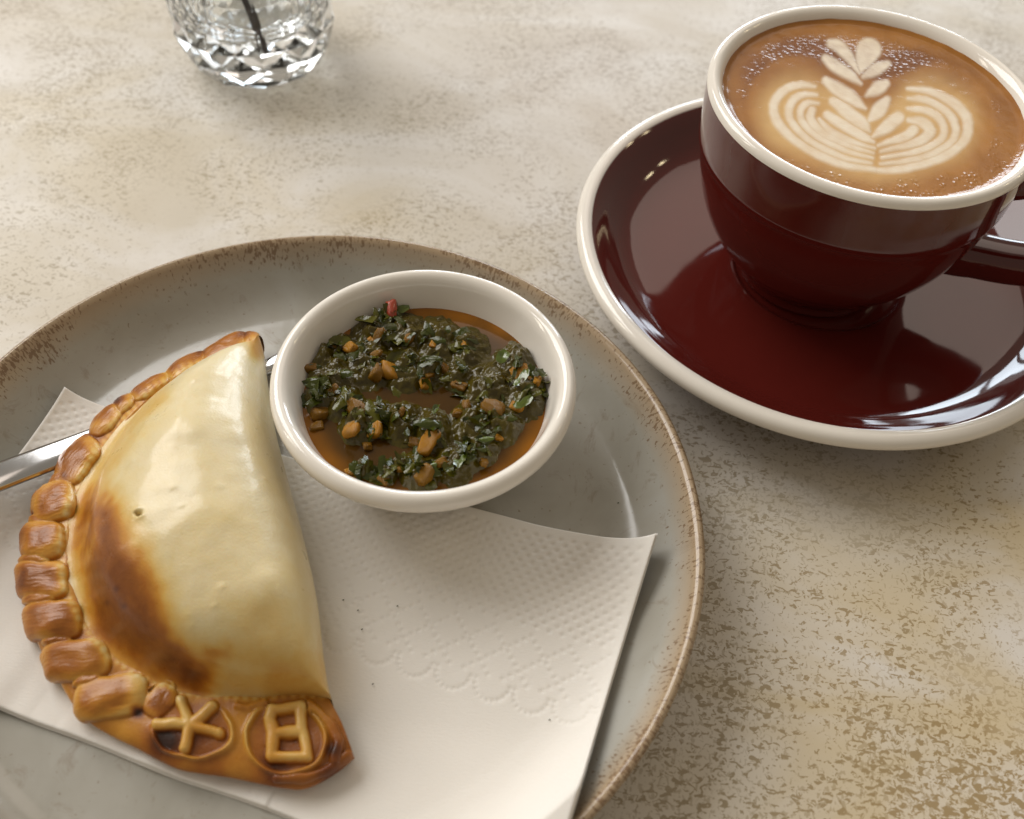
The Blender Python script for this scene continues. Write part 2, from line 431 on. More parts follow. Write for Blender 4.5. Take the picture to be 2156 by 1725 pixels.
# ------------------------------------------------------------------ napkin
NA, NB, ND, NC = (np.array(c) for c in ((-.113, .1497), (.0346, .1158), (.0124, .039), (-.131, .077)))
def napkin_xy(a, b):
    a = a[..., None]; b = b[..., None]
    return (NA*(1-a)+NB*a)*(1-b)+(NC*(1-a)+ND*a)*b
def napkin_base(xy):
    r = np.hypot(xy[..., 0]-PLATE_C[0], xy[..., 1]-PLATE_C[1])
    z = np.maximum(plate_z(np.minimum(r+.004, .0884)), plate_z(np.minimum(r, .0884)))
    return z
napkin = thing('paper_napkin', (PLATE_C[0], PLATE_C[1], .006), 'folded white embossed paper napkin lying under the pastry', 'napkin')
def napkin_sheet(name, nu, nv, inset, z_off, thick, emboss):
    W_, H_ = .1515, .080
    a = np.linspace(inset/W_, 1-inset/W_, nu); b = np.linspace(inset/H_, 1-inset/H_, nv)
    A, B = np.meshgrid(a, b, indexing='ij')
    xy = napkin_xy(A, B)
    # slight waviness of the long folded edge
    wob = perlin(np.stack([A.ravel()*6, B.ravel()*0+3, A.ravel()*0], 1), 1.0, 5).reshape(A.shape)
    xy = xy + np.array([.2, -.97])*(wob*.0012*sstep(.55, 1, B))[..., None]
    z = napkin_base(xy)+z_off
    p3 = np.stack([xy[..., 0].ravel(), xy[..., 1].ravel(), np.zeros(xy[..., 0].size)], 1)
    z = z + (.0007*perlin(p3, 28, 2)+.00035*perlin(p3, 75, 4)).reshape(A.shape)*(.4+.6*sstep(.2, .8, B))
    # soft pleats running in from the long edge
    z = z + .0009*np.maximum(0, perlin(np.stack([A.ravel()*22, B.ravel()*2, A.ravel()*0], 1), 1, 9)).reshape(A.shape)*sstep(.72, 1.0, B)*(A < .62)
    z = z + .0035*sstep(.80, 1.0, A)*sstep(.25, 0, B)
    if emboss:
        dots = []
        pitch = .00215
        for i in range(-90, 140):                      # field of dots along the top edge
            for j in range(-90, 140):
                u = (i+j)*pitch*.7071; w = (i-j)*pitch*.7071
                if .0015 < u < W_-.0015 and .0022 < w < .0265 + .0045*math.sin(u*260)*0: dots.append((u, w, 1.0))
        cell = .0088
        for i in range(-4, 24):                        # diamond lattice of dotted lines ending in scallops
            for t in np.arange(0, .0128, .00128):
                for sgn in (-1, 1): dots.append((i*cell+sgn*t, .0282+t, .75))
            for th in np.linspace(0, math.pi, 11):
                dots.append(((i+.5)*cell+.44*cell*math.cos(th), .0412+.0040*math.sin(th), .9))
        U, Wm = A*W_, B*H_
        du, dv = W_/(nu-1), H_/(nv-1)
        dz = np.zeros(A.shape)
        for (u, w, s) in dots:
            i0, j0 = int(round((u-inset)/du)), int(round((w-inset)/dv))
            k = 3
            if i0 < k or j0 < k or i0 >= nu-k or j0 >= nv-k: continue
            sl = (slice(i0-k, i0+k+1), slice(j0-k, j0+k+1))
            d2 = ((U[sl]-u)**2+(Wm[sl]-w)**2)/(.00052**2)
            dz[sl] = np.minimum(dz[sl], -s*np.exp(-d2))
        fade = .45+.55*sstep(.35, .75, A)+.3*sstep(.35, .05, A)
        z = z + dz*.00036*fade
    top = np.stack([xy[..., 0], xy[..., 1], z], -1)
    # rounded folded edges: pull the border down to half thickness
    ia, ib = np.minimum(A-a[0], a[-1]-A)*W_, np.minimum(B-b[0], b[-1]-B)*H_
    e = np.minimum(ia, ib); rr = thick/2
    top[..., 2] -= np.where(e < rr, rr-np.sqrt(np.maximum(rr*rr-(rr-e)**2, 0)), 0)
    v1 = top.reshape(-1, 3)
    cu, cv = max(2, nu//8), max(2, nv//8)
    bot = np.stack([xy[..., 0], xy[..., 1], napkin_base(xy)+z_off-thick], -1)
    ring = [(i, 0) for i in range(nu)]+[(nu-1, j) for j in range(1, nv)]+[(i, nv-1) for i in range(nu-2, -1, -1)]+[(0, j) for j in range(nv-2, 0, -1)]
    vb = np.array([bot[i, j] for i, j in ring])
    base = len(v1)
    f = grid_faces(nu, nv)
    side = []
    n = len(ring)
    for k in range(n):
        i, j = ring[k]; i2, j2 = ring[(k+1) % n]
        side.append((base+k, base+(k+1) % n, i2*nv+j2, i*nv+j))
    V = np.vstack([v1, vb]); Fc = np.vstack([f, np.array(side)])[:, ::-1]
    return link(name, mesh(name, V, Fc, True), MAT['paper'], napkin)
napkin_sheet('top_layer', 430, 240, 0.0, .0016, .0008, True)
napkin_sheet('lower_layer', 120, 70, -.0003, .0008, .0007, False)
napkin_h = lambda x, y: float(napkin_base(np.array([x, y])))+.0017

# ------------------------------------------------------------------ fork under the pastry
def build_fork():
    pts = [P(-420, 1150, .0285), P(-200, 1080, .0225), P(0, 1005, .0140), P(165, 942, .0106), P(380, 856, .0098), P(570, 774, .0098), P(640, 743, .0108), P(700, 717, .0112), P(780, 684, .0095), P(845, 655, .0098)]
    c = spline(pts, 90)
    s = np.linspace(0, 1, 90)
    half = np.interp(s, [0, .015, .05, .18, .40, .58, .72, .76, .80, .84, 1], [.001, .0038, .0050, .0046, .0038, .0027, .0021, .0030, .0058, .0070, .0066])
    tk = np.interp(s, [0, .05, .5, .75, 1], [.0012, .0017, .0018, .0017, .0011])
    t = np.gradient(c, axis=0); t /= np.linalg.norm(t, axis=1, keepdims=True)
    side = np.cross(t, [0, 0, 1.0]); side /= np.linalg.norm(side, axis=1, keepdims=True)
    up = np.cross(side, t)
    root = thing('fork', c[0], 'stainless steel fork with its handle poking out from under the pastry', 'fork')
    def loft(name, i0, i1, x0, x1):
        """strip of the fork between lengths i0..i1 and widths x0..x1 (-1..1), domed on top"""
        V = []; m = 12
        for i in range(i0, i1):
            x = np.linspace(x0(i), x1(i), m)
            q = np.linspace(-1, 1, m)
            dome = np.sqrt(np.maximum(0, 1-np.abs(q)**3.0))
            top = c[i]+side[i]*(x*half[i])[:, None]+up[i]*(tk[i]*(.35+.65*dome))[:, None]
            bot = c[i]+side[i]*(x*half[i])[:, None]-up[i]*(tk[i]*.12*dome)[:, None]
            V.append(np.vstack([top, bot[::-1]]))
        V = np.array(V); n = len(V)
        f = grid_faces(n, 2*m+1)
        V2 = np.concatenate([V, V[:, :1]], 1).reshape(-1, 3)
        return link(name, mesh(name, V2, f, True), MAT['steel'], root)
    cut = 75
    loft('handle', 0, 66, lambda i: -1, lambda i: 1)
    loft('head', 65, cut, lambda i: -1, lambda i: 1)
    for k in range(4):
        a = -1+k*.545
        loft('tine', cut-1, 90, lambda i, a=a: a+.10*max(0, i-84)/6, lambda i, a=a: a+.365-.10*max(0, i-84)/6)
build_fork()

# ------------------------------------------------------------------ sauce dish
DISH_C = np.array([-.0208, .1440, 0.0]); DZ = .0064
dish = thing('sauce_dish', (DISH_C[0], DISH_C[1], DZ), 'small white porcelain dish full of green herb sauce on the plate', 'dish')
prof = [(0, .0045), (.012, .0046), (.019, .0062), (.0240, .0105), (.0272, .0160), (.0296, .0215), (.0309, .0252), (.0318, .0268), (.0332, .0276), (.0345, .0270), (.0353, .0256), (.0352, .0238), (.0340, .0220), (.0312, .0190), (.0278, .0125), (.0225, .0045), (.0175, .0016), (.0168, .0002), (.0152, .0002), (.0145, .0014), (0, .0016)]
v, f, uv, _ = lathe(prof, 180, 120, .003, 11)
N = vnormals(v, f); L = uv[f[:, 0], 1]
lipk = (L > .0440) & (L < .0572)
for nm, keep in (('bowl', ~lipk), ('rim', lipk)):
    link(nm, submesh(nm, v, f, keep, N, uv=uv), MAT['dish'], dish).matrix_parent_inverse = Matrix.Identity(4)

# ------------------------------------------------------------------ herb sauce
SZ = .0256                                               # height of the oil
Z3 = lambda x, y: (538.5+x*.33305, 538.5+y*.33305)       # enlarged view of the dish -> picture
SR = .0302
sauce = thing('herb_sauce', (DISH_C[0], DISH_C[1], SZ), 'chopped dark green herb sauce with onion bits in amber oil', 'sauce')
herb_blobs = [(400, 640, 120), (520, 580, 80), (760, 480, 130), (950, 520, 130), (1150, 570, 150), (1330, 600, 120), (480, 780, 150), (700, 680, 150), (950, 720, 130),
              (400, 900, 90), (560, 940, 110), (1100, 740, 90), (760, 1040, 110), (930, 1060, 120), (1120, 1110, 120), (1280, 760, 90), (1480, 850, 170), (1650, 700, 130), (1700, 880, 140), (1780, 820, 80),
              (1380, 1080, 140), (1540, 1050, 130), (1420, 1230, 100), (1250, 1330, 110), (1040, 1370, 110), (680, 1350, 50), (830, 1390, 55), (930, 1330, 60), (1330, 1280, 90), (840, 400, 70), (640, 1080, 100)]
def herb_level(x, y):
    """0 open oil .. 1 thick herbs, for picture positions"""
    zx, zy = (x-538.5)/.33305, (y-538.5)/.33305
    lvl = np.zeros(np.shape(zx))
    for bx, by, br in herb_blobs:
        lvl = np.maximum(lvl, np.clip(1.25-np.hypot(zx-bx, zy-by)/(br*1.14)*.9, 0, 1))
    return lvl
nr, nt = 70, 150
rr = np.linspace(0, 1, nr)**.8*SR; th = np.linspace(0, 2*math.pi, nt, endpoint=False)
Rg, Tg = np.meshgrid(rr, th, indexing='ij')
v = np.stack([DISH_C[0]+Rg*np.cos(Tg), DISH_C[1]+Rg*np.sin(Tg), np.full(Rg.shape, SZ)+.0007*sstep(.0288, SR, Rg)], -1).reshape(-1, 3)
ff = []
for i in range(nr-1):
    for j in range(nt):
        a, b = i*nt+j, i*nt+(j+1) % nt
        ff.append((a, a+nt, b+nt, b))
zx = (Q(v)[0]-538.5)/.33305; zy = (Q(v)[1]-538.5)/.33305
R1 = Rg.ravel()
thin = sstep(.0232, .0298, R1)*(.55+.6*np.clip(perlin(v, 160, 3)+.5, 0, 1))
thin = np.clip(thin+.35*np.exp(-((zx-1200)/320)**2-((zy-430)/80)**2), 0, 1)
link('oil', mesh('oil', v, np.array(ff), True, attrs={'thin': thin}), MAT['oil'], sauce)
# herb paste rising out of the oil
n = 170
g = np.linspace(-SR, SR, n)
X, Y = np.meshgrid(g, g, indexing='ij')
p = np.stack([DISH_C[0]+X.ravel(), DISH_C[1]+Y.ravel(), np.full(X.size, SZ)], 1)
qx, qy = Q(p)
lv = herb_level(qx, qy)
p[:, 2] += -.0012+lv*.0040+(.0010*perlin(p, 260, 1)+.0009*np.abs(perlin(p, 420, 2))+.0005*perlin(p, 900, 5))*(.3+lv)
rad = np.hypot(X, Y).ravel()
p[:, 2] -= .004*sstep(SR*.93, SR*1.0, rad)
F = grid_faces(n, n)
keep = (rad[F].max(1) < SR*.995) & (p[F][:, :, 2].max(1) > SZ-.0006)
me = submesh('herb_paste', p, F, keep, vnormals(p, F))
paste = link('herb_paste', me, MAT['paste'], sauce); paste['kind'] = 'stuff'
def sauce_top(x, y):
    k = np.argmin((p[:, 0]-x)**2+(p[:, 1]-y)**2)
    return max(float(p[k, 2]), SZ)

def leaf_mesh(k):
    """small crumpled scrap of chopped leaf"""
    r = np.random.default_rng(100+k)
    a, b = r.uniform(.0011, .0024), r.uniform(.0006, .0013)
    u, w = np.meshgrid(np.linspace(-1, 1, 5), np.linspace(-1, 1, 4), indexing='ij')
    edge = 1-.45*np.abs(u)**2
    V = np.stack([u*a, w*b*edge, .0006*r.uniform(-1, 1)*u*u+.0005*r.uniform(-1, 1)*w*w+.0004*np.sin(u*3+r.uniform(0, 6))*np.cos(w*3+r.uniform(0, 6))], -1).reshape(-1, 3)
    V += r.normal(0, .00012, V.shape)
    return mesh('leaf_scrap', V, grid_faces(5, 4), True)
leaf_meshes = {}
for mk in ('leaf_dark', 'leaf_mid', 'leaf_bright'):
    leaf_meshes[mk] = [leaf_mesh(k+(0 if mk == 'leaf_dark' else 20 if mk == 'leaf_mid' else 40)) for k in range(8)]
    for me in leaf_meshes[mk]: me.materials.append(MAT[mk])
def put(name, me, loc, rot, scale=1.0):
    o = bpy.data.objects.new(name, me); COL.objects.link(o); o.parent = sauce
    o.location = Vector(loc)-sauce.location; o.rotation_euler = rot; o.scale = (scale,)*3 if np.isscalar(scale) else scale
    return o
made = 0
while made < 230:
    bx, by, br = random.choice(herb_blobs)
    x, y = Z3(bx+random.gauss(0, br*.5), by+random.gauss(0, br*.42))
    w = P(x, y, SZ+.001)
    if np.hypot(*(w[:2]-DISH_C[:2])) > SR*.94 or herb_level(x, y) < .25: continue
    mk = random.choices(('leaf_dark', 'leaf_mid', 'leaf_bright'), (.58, .40, .02))[0]
    put('leaf_scrap', random.choice(leaf_meshes[mk]), (w[0], w[1], sauce_top(w[0], w[1])+random.uniform(.0000, .0007)),
        (random.gauss(0, .38), random.gauss(0, .38), random.uniform(0, 6.28)), random.uniform(.75, 1.4))
    made += 1
def chunk_mesh(k):
    """diced, softened onion piece: a lumpy rounded box"""
    r = np.random.default_rng(300+k)
    n = 8
    th = np.linspace(0, 2*math.pi, 12, endpoint=False); ph = np.linspace(.0, math.pi, n)
    V = []
    e = r.uniform(.40, .65)
    sg = lambda c: np.sign(c)*np.abs(c)**e
    for t in th:
        for q in ph:
            V.append((sg(np.cos(t))*np.abs(np.sin(q))**e, sg(np.sin(t))*np.abs(np.sin(q))**e, sg(np.cos(q))))
    V = np.array(V)*np.array([r.uniform(1.0, 1.35), r.uniform(.6, .85), r.uniform(.42, .6)])
    V *= (1+.34*perlin(V, 1.3, k)+.10*perlin(V, 3.5, k+3))[:, None]
    return mesh('chunk', V, grid_faces(12, n, True)[:, ::-1], True)
chunks = [(850, 720, 66, 'onion'), (765, 730, 58, 'onion_brown'), (610, 1085, 58, 'onion'), (742, 1085, 56, 'onion'), (1090, 1170, 70, 'onion'), (1008, 1150, 42, 'onion_brown'), (410, 960, 60, 'onion_brown'), (640, 965, 62, 'onion_brown'),
          (1690, 745, 76, 'onion'), (1785, 785, 38, 'onion'), (595, 1330, 30, 'onion'), (1070, 1392, 58, 'onion_brown'), (1070, 775, 40, 'onion'), (1285, 800, 40, 'onion_brown'), (775, 505, 42, 'onion_brown'), (590, 575, 55, 'onion'),
          (1650, 940, 42, 'onion'), (1500, 970, 58, 'onion_brown'), (1540, 1120, 30, 'onion'), (1200, 690, 40, 'onion_brown'), (1280, 975, 40, 'onion_brown'), (345, 690, 40, 'onion_brown'), (1330, 940, 32, 'onion_brown'), (480, 840, 40, 'onion_brown'),
          (1190, 1300, 40, 'onion_brown'), (700, 1160, 40, 'onion_brown'), (380, 1040, 40, 'onion_brown'), (1310, 560, 26, 'onion'), (1120, 560, 26, 'onion'), (1440, 1280, 34, 'onion_brown'), (860, 352, 48, 'chilli'), (920, 1000, 30, 'onion_brown')]
for _k in range(8):
    bx, by, br = random.choice(herb_blobs)
    chunks.append((bx+random.gauss(0, br*.4), by+random.gauss(0, br*.4), random.uniform(16, 34), random.choice(('onion', 'onion_brown', 'onion_brown'))))
cm = {}
for k, (x, y, r, mk) in enumerate(chunks):
    px, py = Z3(x, y); w = P(px, py, SZ+.0025)
    rm = r*.33305/CAM_F*.245
    key = (mk, k % 5)
    if key not in cm:
        cm[key] = chunk_mesh(k % 5+(10 if mk == 'chilli' else 0)); cm[key].materials.append(MAT[mk])
    o = put('chilli_piece' if mk == 'chilli' else 'onion_piece', cm[key], (w[0], w[1], sauce_top(w[0], w[1])+rm*.0), (random.gauss(0, .35), random.gauss(0, .35), random.uniform(0, 6.28)), rm)
    if mk == 'chilli': o['label'] = 'red chilli piece'
for x, y, s, rz in ((1120, 1312, 1.5, .25), (1135, 970, 1.1, 1.2), (1560, 640, 1.1, 1.0), (1690, 930, 1.0, .6), (1440, 1180, 1.0, 0), (380, 800, 1.3, -.6)):
    px, py = Z3(x, y); w = P(px, py, SZ+.003)
    put('leaf_scrap', random.choice(leaf_meshes['leaf_bright']), (w[0], w[1], sauce_top(w[0], w[1])+.0012), (.15, -.2, rz), s)

# ------------------------------------------------------------------ empanada
Z1 = lambda pts: [(x*.37469, y*.37469+664.2) for x, y in pts]
Z2 = lambda pts: [(x*.37469, y*.37469+1166.9) for x, y in pts]
EB = .0083                                               # height of the pastry's underside
NU = 400
fold_px = [(549, 716), (557, 780), (573, 880), (601, 990), (636, 1120), (662, 1240), (676, 1360), (687, 1430), (699, 1474)]
seam_px = Z1([(1430, 150), (1340, 215), (1180, 265), (1000, 340), (860, 430), (730, 540), (600, 690), (500, 850), (420, 1010), (372, 1180), (352, 1350), (362, 1500)]) + Z2([(400, 260), (470, 400), (560, 520), (690, 630), (850, 715), (1030, 770), (1230, 800), (1450, 805), (1680, 790), (1850, 800)])
edge_px = Z1([(1470, 100), (1340, 90), (1180, 170), (1000, 265), (840, 370), (690, 465), (570, 560), (480, 670), (370, 790), (290, 920), (200, 1040), (150, 1200), (110, 1330), (105, 1480)]) + Z2([(150, 300), (175, 440), (280, 640), (430, 870), (640, 1020), (860, 1130), (1030, 1190), (1300, 1240), (1560, 1290), (1720, 1300), (1890, 1200), (1990, 1120)])
def lift(pxs, z):
    zz = np.interp(np.linspace(0, 1, len(pxs)), np.linspace(0, 1, len(z)), z)
    return np.array([P(x, y, q) for (x, y), q in zip(pxs, zz)])
FO = spline(lift(fold_px, [.016, .021, .022, .022, .022, .021, .019, .016, .0125]), NU)
SE = spline(lift(seam_px, [.017, .0165, .016, .016, .016, .0155, .015, .0145, .0145, .0145, .014]), NU)
ED = spline(lift(edge_px, [.015, .013, .0125, .012, .012, .012, .012, .012, .012, .0125, .0130, .0130]), NU)
U = np.linspace(0, 1, NU)
empanada = thing('empanada', (PLATE_C[0]-.02, PLATE_C[1], .006), 'golden baked empanada with a crimped edge and stamped letters, resting on the napkin', 'pastry')
# the dome: for each station along the pastry a rounded section from fold to seam
sec = spline(np.array([(.20, .0), (.09, .01), (.025, .12), (.0, .33), (.015, .54), (.07, .74), (.17, .90), (.30, .985), (.42, 1.0), (.56, .965), (.70, .86), (.82, .69), (.91, .50), (.965, .36), (1.0, .27)]), 170)
Hh = .0285*np.clip(np.interp(U, [0, .03, .10, .22, .40, .60, .78, .90, .97, 1.0], [.34, .40, .56, .76, .96, 1.0, .90, .64, .36, .22]), 0, 1)
Hh = np.convolve(np.pad(Hh, 12, 'edge'), np.ones(25)/25, 'valid')
w, h = sec[:, 0], sec[:, 1]
XYf, XYs = FO[:, :2], SE[:, :2]
dome = np.zeros((NU, len(sec), 3))
dome[..., :2] = XYf[:, None]*(1-w)[None, :, None]+XYs[:, None]*w[None, :, None]
hg = 1-.73*np.clip((w-.42)/.58, 0, 1)**1.45
hg = np.where(np.arange(len(w)) > np.argmax(h), hg, h)
gu = sstep(.62, .34, U)[:, None]
dome[..., 2] = EB+Hh[:, None]*(h[None]*(1-gu)+hg[None]*gu)
# blend the section's last stretch to the seam's own height
bl = sstep(.80, 1.0, w)
dome[..., 2] = dome[..., 2]*(1-bl)[None]+(SE[:, 2][:, None]-.0008)*bl[None]
# close both ends
dome = np.concatenate([np.repeat(dome[:1].mean(1, keepdims=True), len(sec), 1)*np.array([1, 1, .98]), dome, np.repeat(dome[-1:].mean(1, keepdims=True), len(sec), 1)*np.array([1, 1, .98])], 0)
d = dome.reshape(-1, 3)
blis = np.zeros(len(d))
for _k in range(60):
    c_ = d[RNG.integers(len(d))]; blis += RNG.uniform(.00006, .00020)*np.exp(-np.sum((d-c_)**2, 1)/RNG.uniform(.0005, .0011)**2)
d[:, 2] += blis
d[:, 2] += (.0007*perlin(d, 30, 1)+.00026*perlin(d, 90, 2)+.00012*perlin(d, 260, 3))*np.repeat(sstep(.1, .5, h)[None], NU+2, 0).ravel()
# steam hole
qx, qy = Q(d)
hole = np.hypot(qx-291, qy-1081)
d[:, 2] -= .0036*np.exp(-(hole/5.0)**4); d[:, 2] += .0003*np.exp(-((hole-10)/4)**2)
def dome_bake(pts):
    x, y = Q(pts)
    wob = 20*perlin(pts, 60, 6)+14*perlin(pts, 150, 7)+7*perlin(pts, 420, 17)
    b = .08+.06*perlin(pts, 26, 8)+.03*perlin(pts, 110, 18)
    patch = polyline_field(x, y, [(222, 1090), (230, 1190), (262, 1290), (318, 1366), (405, 1415)], [40, 76, 84, 64, 34])+wob
    b = b+.64*sstep(60, -48, patch)
    left = polyline_field(x, y, [(330, 835), (250, 915), (190, 1020), (160, 1120)], [8, 12, 20, 30])+wob
    b = b+.20*sstep(48, -10, left)
    low = polyline_field(x, y, [(400, 1440), (520, 1440), (640, 1440)], [20, 12, 14])+wob
    b = b+.22*sstep(85, -10, low)
    rt = polyline_field(x, y, [(560, 1350), (640, 1400)], [30, 30])+wob*2
    b = b+.13*sstep(110, -20, rt)
    tip = polyline_field(x, y, [(545, 700), (545, 740)], [10, 6])+wob*.5
    b = b+.38*sstep(34, -8, tip)
    for bx, by in ((225, 1270), (262, 1277), (245, 1240)): b = b+.10*np.exp(-((x-bx)**2+(y-by)**2)/36)
    return np.clip(b, 0, 1)
bk = dome_bake(d)
f = grid_faces(NU+2, len(sec))[:, ::-1]
link('crust', mesh('crust', d, f, True, attrs={'bake': bk}), MAT['crust'], empanada)
# the sealed border between seam and outer edge: pleats, tucks and stamped letters stand up out of one dough strip
z1 = lambda x, y: (x*.37469, y*.37469+664.2)
z2 = lambda x, y: (x*.37469, y*.37469+1166.9)
NB_ = 1000
SE2, ED2 = spline(SE, NB_), spline(ED, NB_)
bs = spline(np.array([(-.12, .96), (.0, 1.0), (.30, 1.04), (.58, 1.05), (.80, .98), (.94, .80), (1.0, .50), (.97, .18), (.86, .0), (.55, .0)]), 120)
bw, bh = bs[:, 0], bs[:, 1]
bord = np.zeros((NB_, len(bs), 3))
bord[..., :2] = SE2[:, None, :2]*(1-bw)[None, :, None]+ED2[:, None, :2]*bw[None, :, None]
cw = np.clip(bw, 0, 1)
zt = (SE2[:, 2]-.0008)[:, None]*(1-cw)[None]+(ED2[:, 2]-.0002)[:, None]*cw[None]
zb = EB+.0003
bord[..., 2] = zb+(zt-zb)*np.minimum(bh, 1.03)[None]
q = bord.reshape(-1, 3)
q[:, 2] += (.0005*perlin(q, 90, 4)+.00022*perlin(q, 220, 5))*np.repeat(bh[None], NB_, 0).ravel()
q[:, :2] += np.stack([perlin(q, 110, 12), perlin(q, 110, 13)], 1)*.0005
fb = grid_faces(NB_, len(bs))[:, ::-1]
BN = vnormals(q, fb)
bx_, by_ = Q(q)
jx, jy = bx_+5*perlin(q, 190, 30)+2*perlin(q, 420, 32), by_+5*perlin(q, 190, 31)+2*perlin(q, 420, 33)
topside = np.repeat((np.arange(len(bs)) < 92)[None], NB_, 0).ravel()
hgt = np.zeros(len(q)); owner = np.full(len(q), -1); inner = np.zeros(len(q)); cen = np.zeros(len(q))
pleats = [ # outer end, inner end, half width, height, roundness
    (z1(1450, 200), z1(1375, 95), 21, .0018, 2.4), (z1(1140, 250), z1(1395, 115), 23, .0021, 2.4), (z1(930, 350), z1(1155, 210), 22, .0021, 2.4), (z1(725, 465), z1(945, 335), 24, .0021, 2.4),
    (z1(640, 540), z1(745, 445), 20, .0021, 2.4), (z1(495, 665), z1(672, 490), 29, .0024, 2.4), (z1(315, 930), z1(525, 680), 43, .0028, 2.8),
    (z1(175, 1085), z1(425, 1020), 43, .0030, 3.6), (z1(115, 1278), z1(365, 1264), 40, .0030, 4.0), (z1(88, 1490), z1(385, 1486), 40.5, .0030, 4.0),
    (z2(128, 382), z2(465, 368), 42, .0030, 3.8), (z2(230, 615), z2(625, 585), 44, .0029, 3.4), (z2(415, 850), z2(835, 765), 46, .0028, 3.2), (z2(830, 905), z2(975, 745), 30, .0016, 2.6)]
tucks = [(z1(160, 1160), z1(300, 1152), 11), (z1(110, 1378), z1(290, 1370), 11), (z2(130, 262), z2(320, 240), 11), (z2(230, 505), z2(415, 478), 12), (z2(400, 740), z2(575, 695), 13), (z1(250, 945), z1(420, 895), 11)]
nP = len(pleats)
for k, (a0, a1, hp, hh, ex) in enumerate(pleats+[(a, b, c, .0017, 2.4) for a, b, c in tucks]):
    cx, cyy = (a0[0]+a1[0])/2, (a0[1]+a1[1])/2
    ux, uy = a1[0]-a0[0], a1[1]-a0[1]; Lh = math.hypot(ux, uy)/2; ux /= 2*Lh; uy /= 2*Lh
    a = ((jx-cx)*ux+(jy-cyy)*uy)/Lh; b = (-(jx-cx)*uy+(jy-cyy)*ux)/hp
    sd = (np.abs(a)**ex+np.abs(b)**ex)**(1/ex)
    hk = hh*np.sqrt(np.clip(1-np.minimum(sd, 1)**2.3, 0, 1))*.74*(1+.22*perlin(np.stack([a, b, np.full(a.shape, k*3.7)], 1), 1.4, 40+k))
    hk = hk+.00009*perlin(np.stack([a*2.2, b*16, np.full(a.shape, k*5.1)], 1), 1.0, 60+k)*sstep(1, .7, sd)
    if k >= nP: hk = hk+.0001*(sd < 1)
    hgt = np.where((sd >= 1) & (owner < 0), np.minimum(hgt, -.0006*np.exp(-((sd-1.0)/.07)**2)), hgt)
    up = (hk > hgt) & (sd < 1)
    hgt = np.where(up, hk, hgt); owner = np.where(up, k, owner); inner = np.where(up, a, inner); cen = np.where(up, 1-sd, cen)
# stamps: a raised ring round a raised letter
def ellipse_d(cx, cyy, rx, ry, rot):
    c, s_ = math.cos(rot), math.sin(rot)
    X_, Y_ = (jx/.37469-cx), ((jy-1166.9)/.37469-cyy)
    a, b = (X_*c+Y_*s_)/rx, (-X_*s_+Y_*c)/ry
    return np.hypot(a, b), np.degrees(np.arctan2(b, a))
zx_, zy_ = jx/.37469, (jy-1166.9)/.37469
disc = np.zeros(len(q)); letter = np.zeros(len(q)); rings = np.zeros(len(q))
for k, (cx, cyy, rx, ry, rot, a0, a1) in enumerate(((1085, 985, 228, 162, .10, -60, 190), (1605, 1035, 222, 200, .2, -80, 235))):
    ed, an = ellipse_d(cx, cyy, rx, ry, rot)
    an = np.where(an < a0, an+360, an)
    on = sstep(a0, a0+45, an)*sstep(a1, a1-30, an)
    rg = np.exp(-((ed-1)/.070)**2)*on
    dep = -.0005*sstep(1.0, .8, ed)
    hk = .0011*rg
    hgt = np.where(topside & (owner < 0), hgt+hk+dep, hgt)
    rings = np.maximum(rings, rg); disc = np.maximum(disc, sstep(1.0, .85, ed)*topside)
    owner = np.where(topside & (owner < 0) & (rg > .45), 100+k, owner)
star = [[(1075, 965), (1050, 900), (1024, 832)], [(1075, 965), (1130, 920), (1198, 866)], [(1075, 965), (1150, 990), (1236, 1014)], [(1075, 965), (1055, 1030), (1033, 1096)], [(1075, 965), (990, 960), (888, 962)]]
box = [[(1535, 872), (1600, 872), (1690, 862), (1696, 1000), (1725, 1142), (1630, 1146), (1530, 1142), (1540, 1060), (1535, 1000), (1512, 930), (1535, 872)], [(1535, 1014), (1620, 1010), (1700, 1008)]]
for k, (lines, rr) in enumerate(((star, 37), (box, 38))):
    sd = np.full(len(q), 1e9)
    for l_ in lines: sd = np.minimum(sd, polyline_field(zx_, zy_, l_, [rr]*len(l_)))
    prof_ = np.sqrt(np.clip(1-np.clip((sd+rr)/rr, 0, 1)**2.0, 0, 1))
    hk = .0020*prof_
    m = topside & (sd < 0) & ((owner < 0) | (owner >= 100))
    hgt = np.where(m, np.maximum(hgt, -.0004+hk), hgt); letter = np.maximum(letter, np.where(m, sstep(0, -14, sd), 0))
    owner = np.where(m, 110+k, owner)
# folds round the pinched corner
for l_, rr, hk in (([(1730, 850), (1850, 950), (1905, 1060), (1890, 1160)], 34, .0013), ([(1330, 850), (1400, 868), (1490, 828)], 22, .0008), ([(1960, 1130), (1860, 1205), (1720, 1262), (1560, 1262)], 30, .0010), ([(820, 790), (900, 770), (960, 740)], 40, .0012)):
    sd = polyline_field(zx_, zy_, l_, [rr]*len(l_))
    hgt = np.where(owner < 0, np.maximum(hgt, hk*np.sqrt(np.clip(1-np.clip((sd+rr)/rr, 0, 1)**2.2, 0, 1))), hgt)
hgt = hgt*np.where(topside, 1, sstep(118, 92, np.repeat(np.arange(len(bs))[None], NB_, 0).ravel()))
dirn = BN*np.array([.38, .38, 1.0]); dirn /= np.linalg.norm(dirn, axis=1, keepdims=True)
q2 = q+dirn*hgt[:, None]
q2[:, 2] = np.maximum(q2[:, 2], EB)
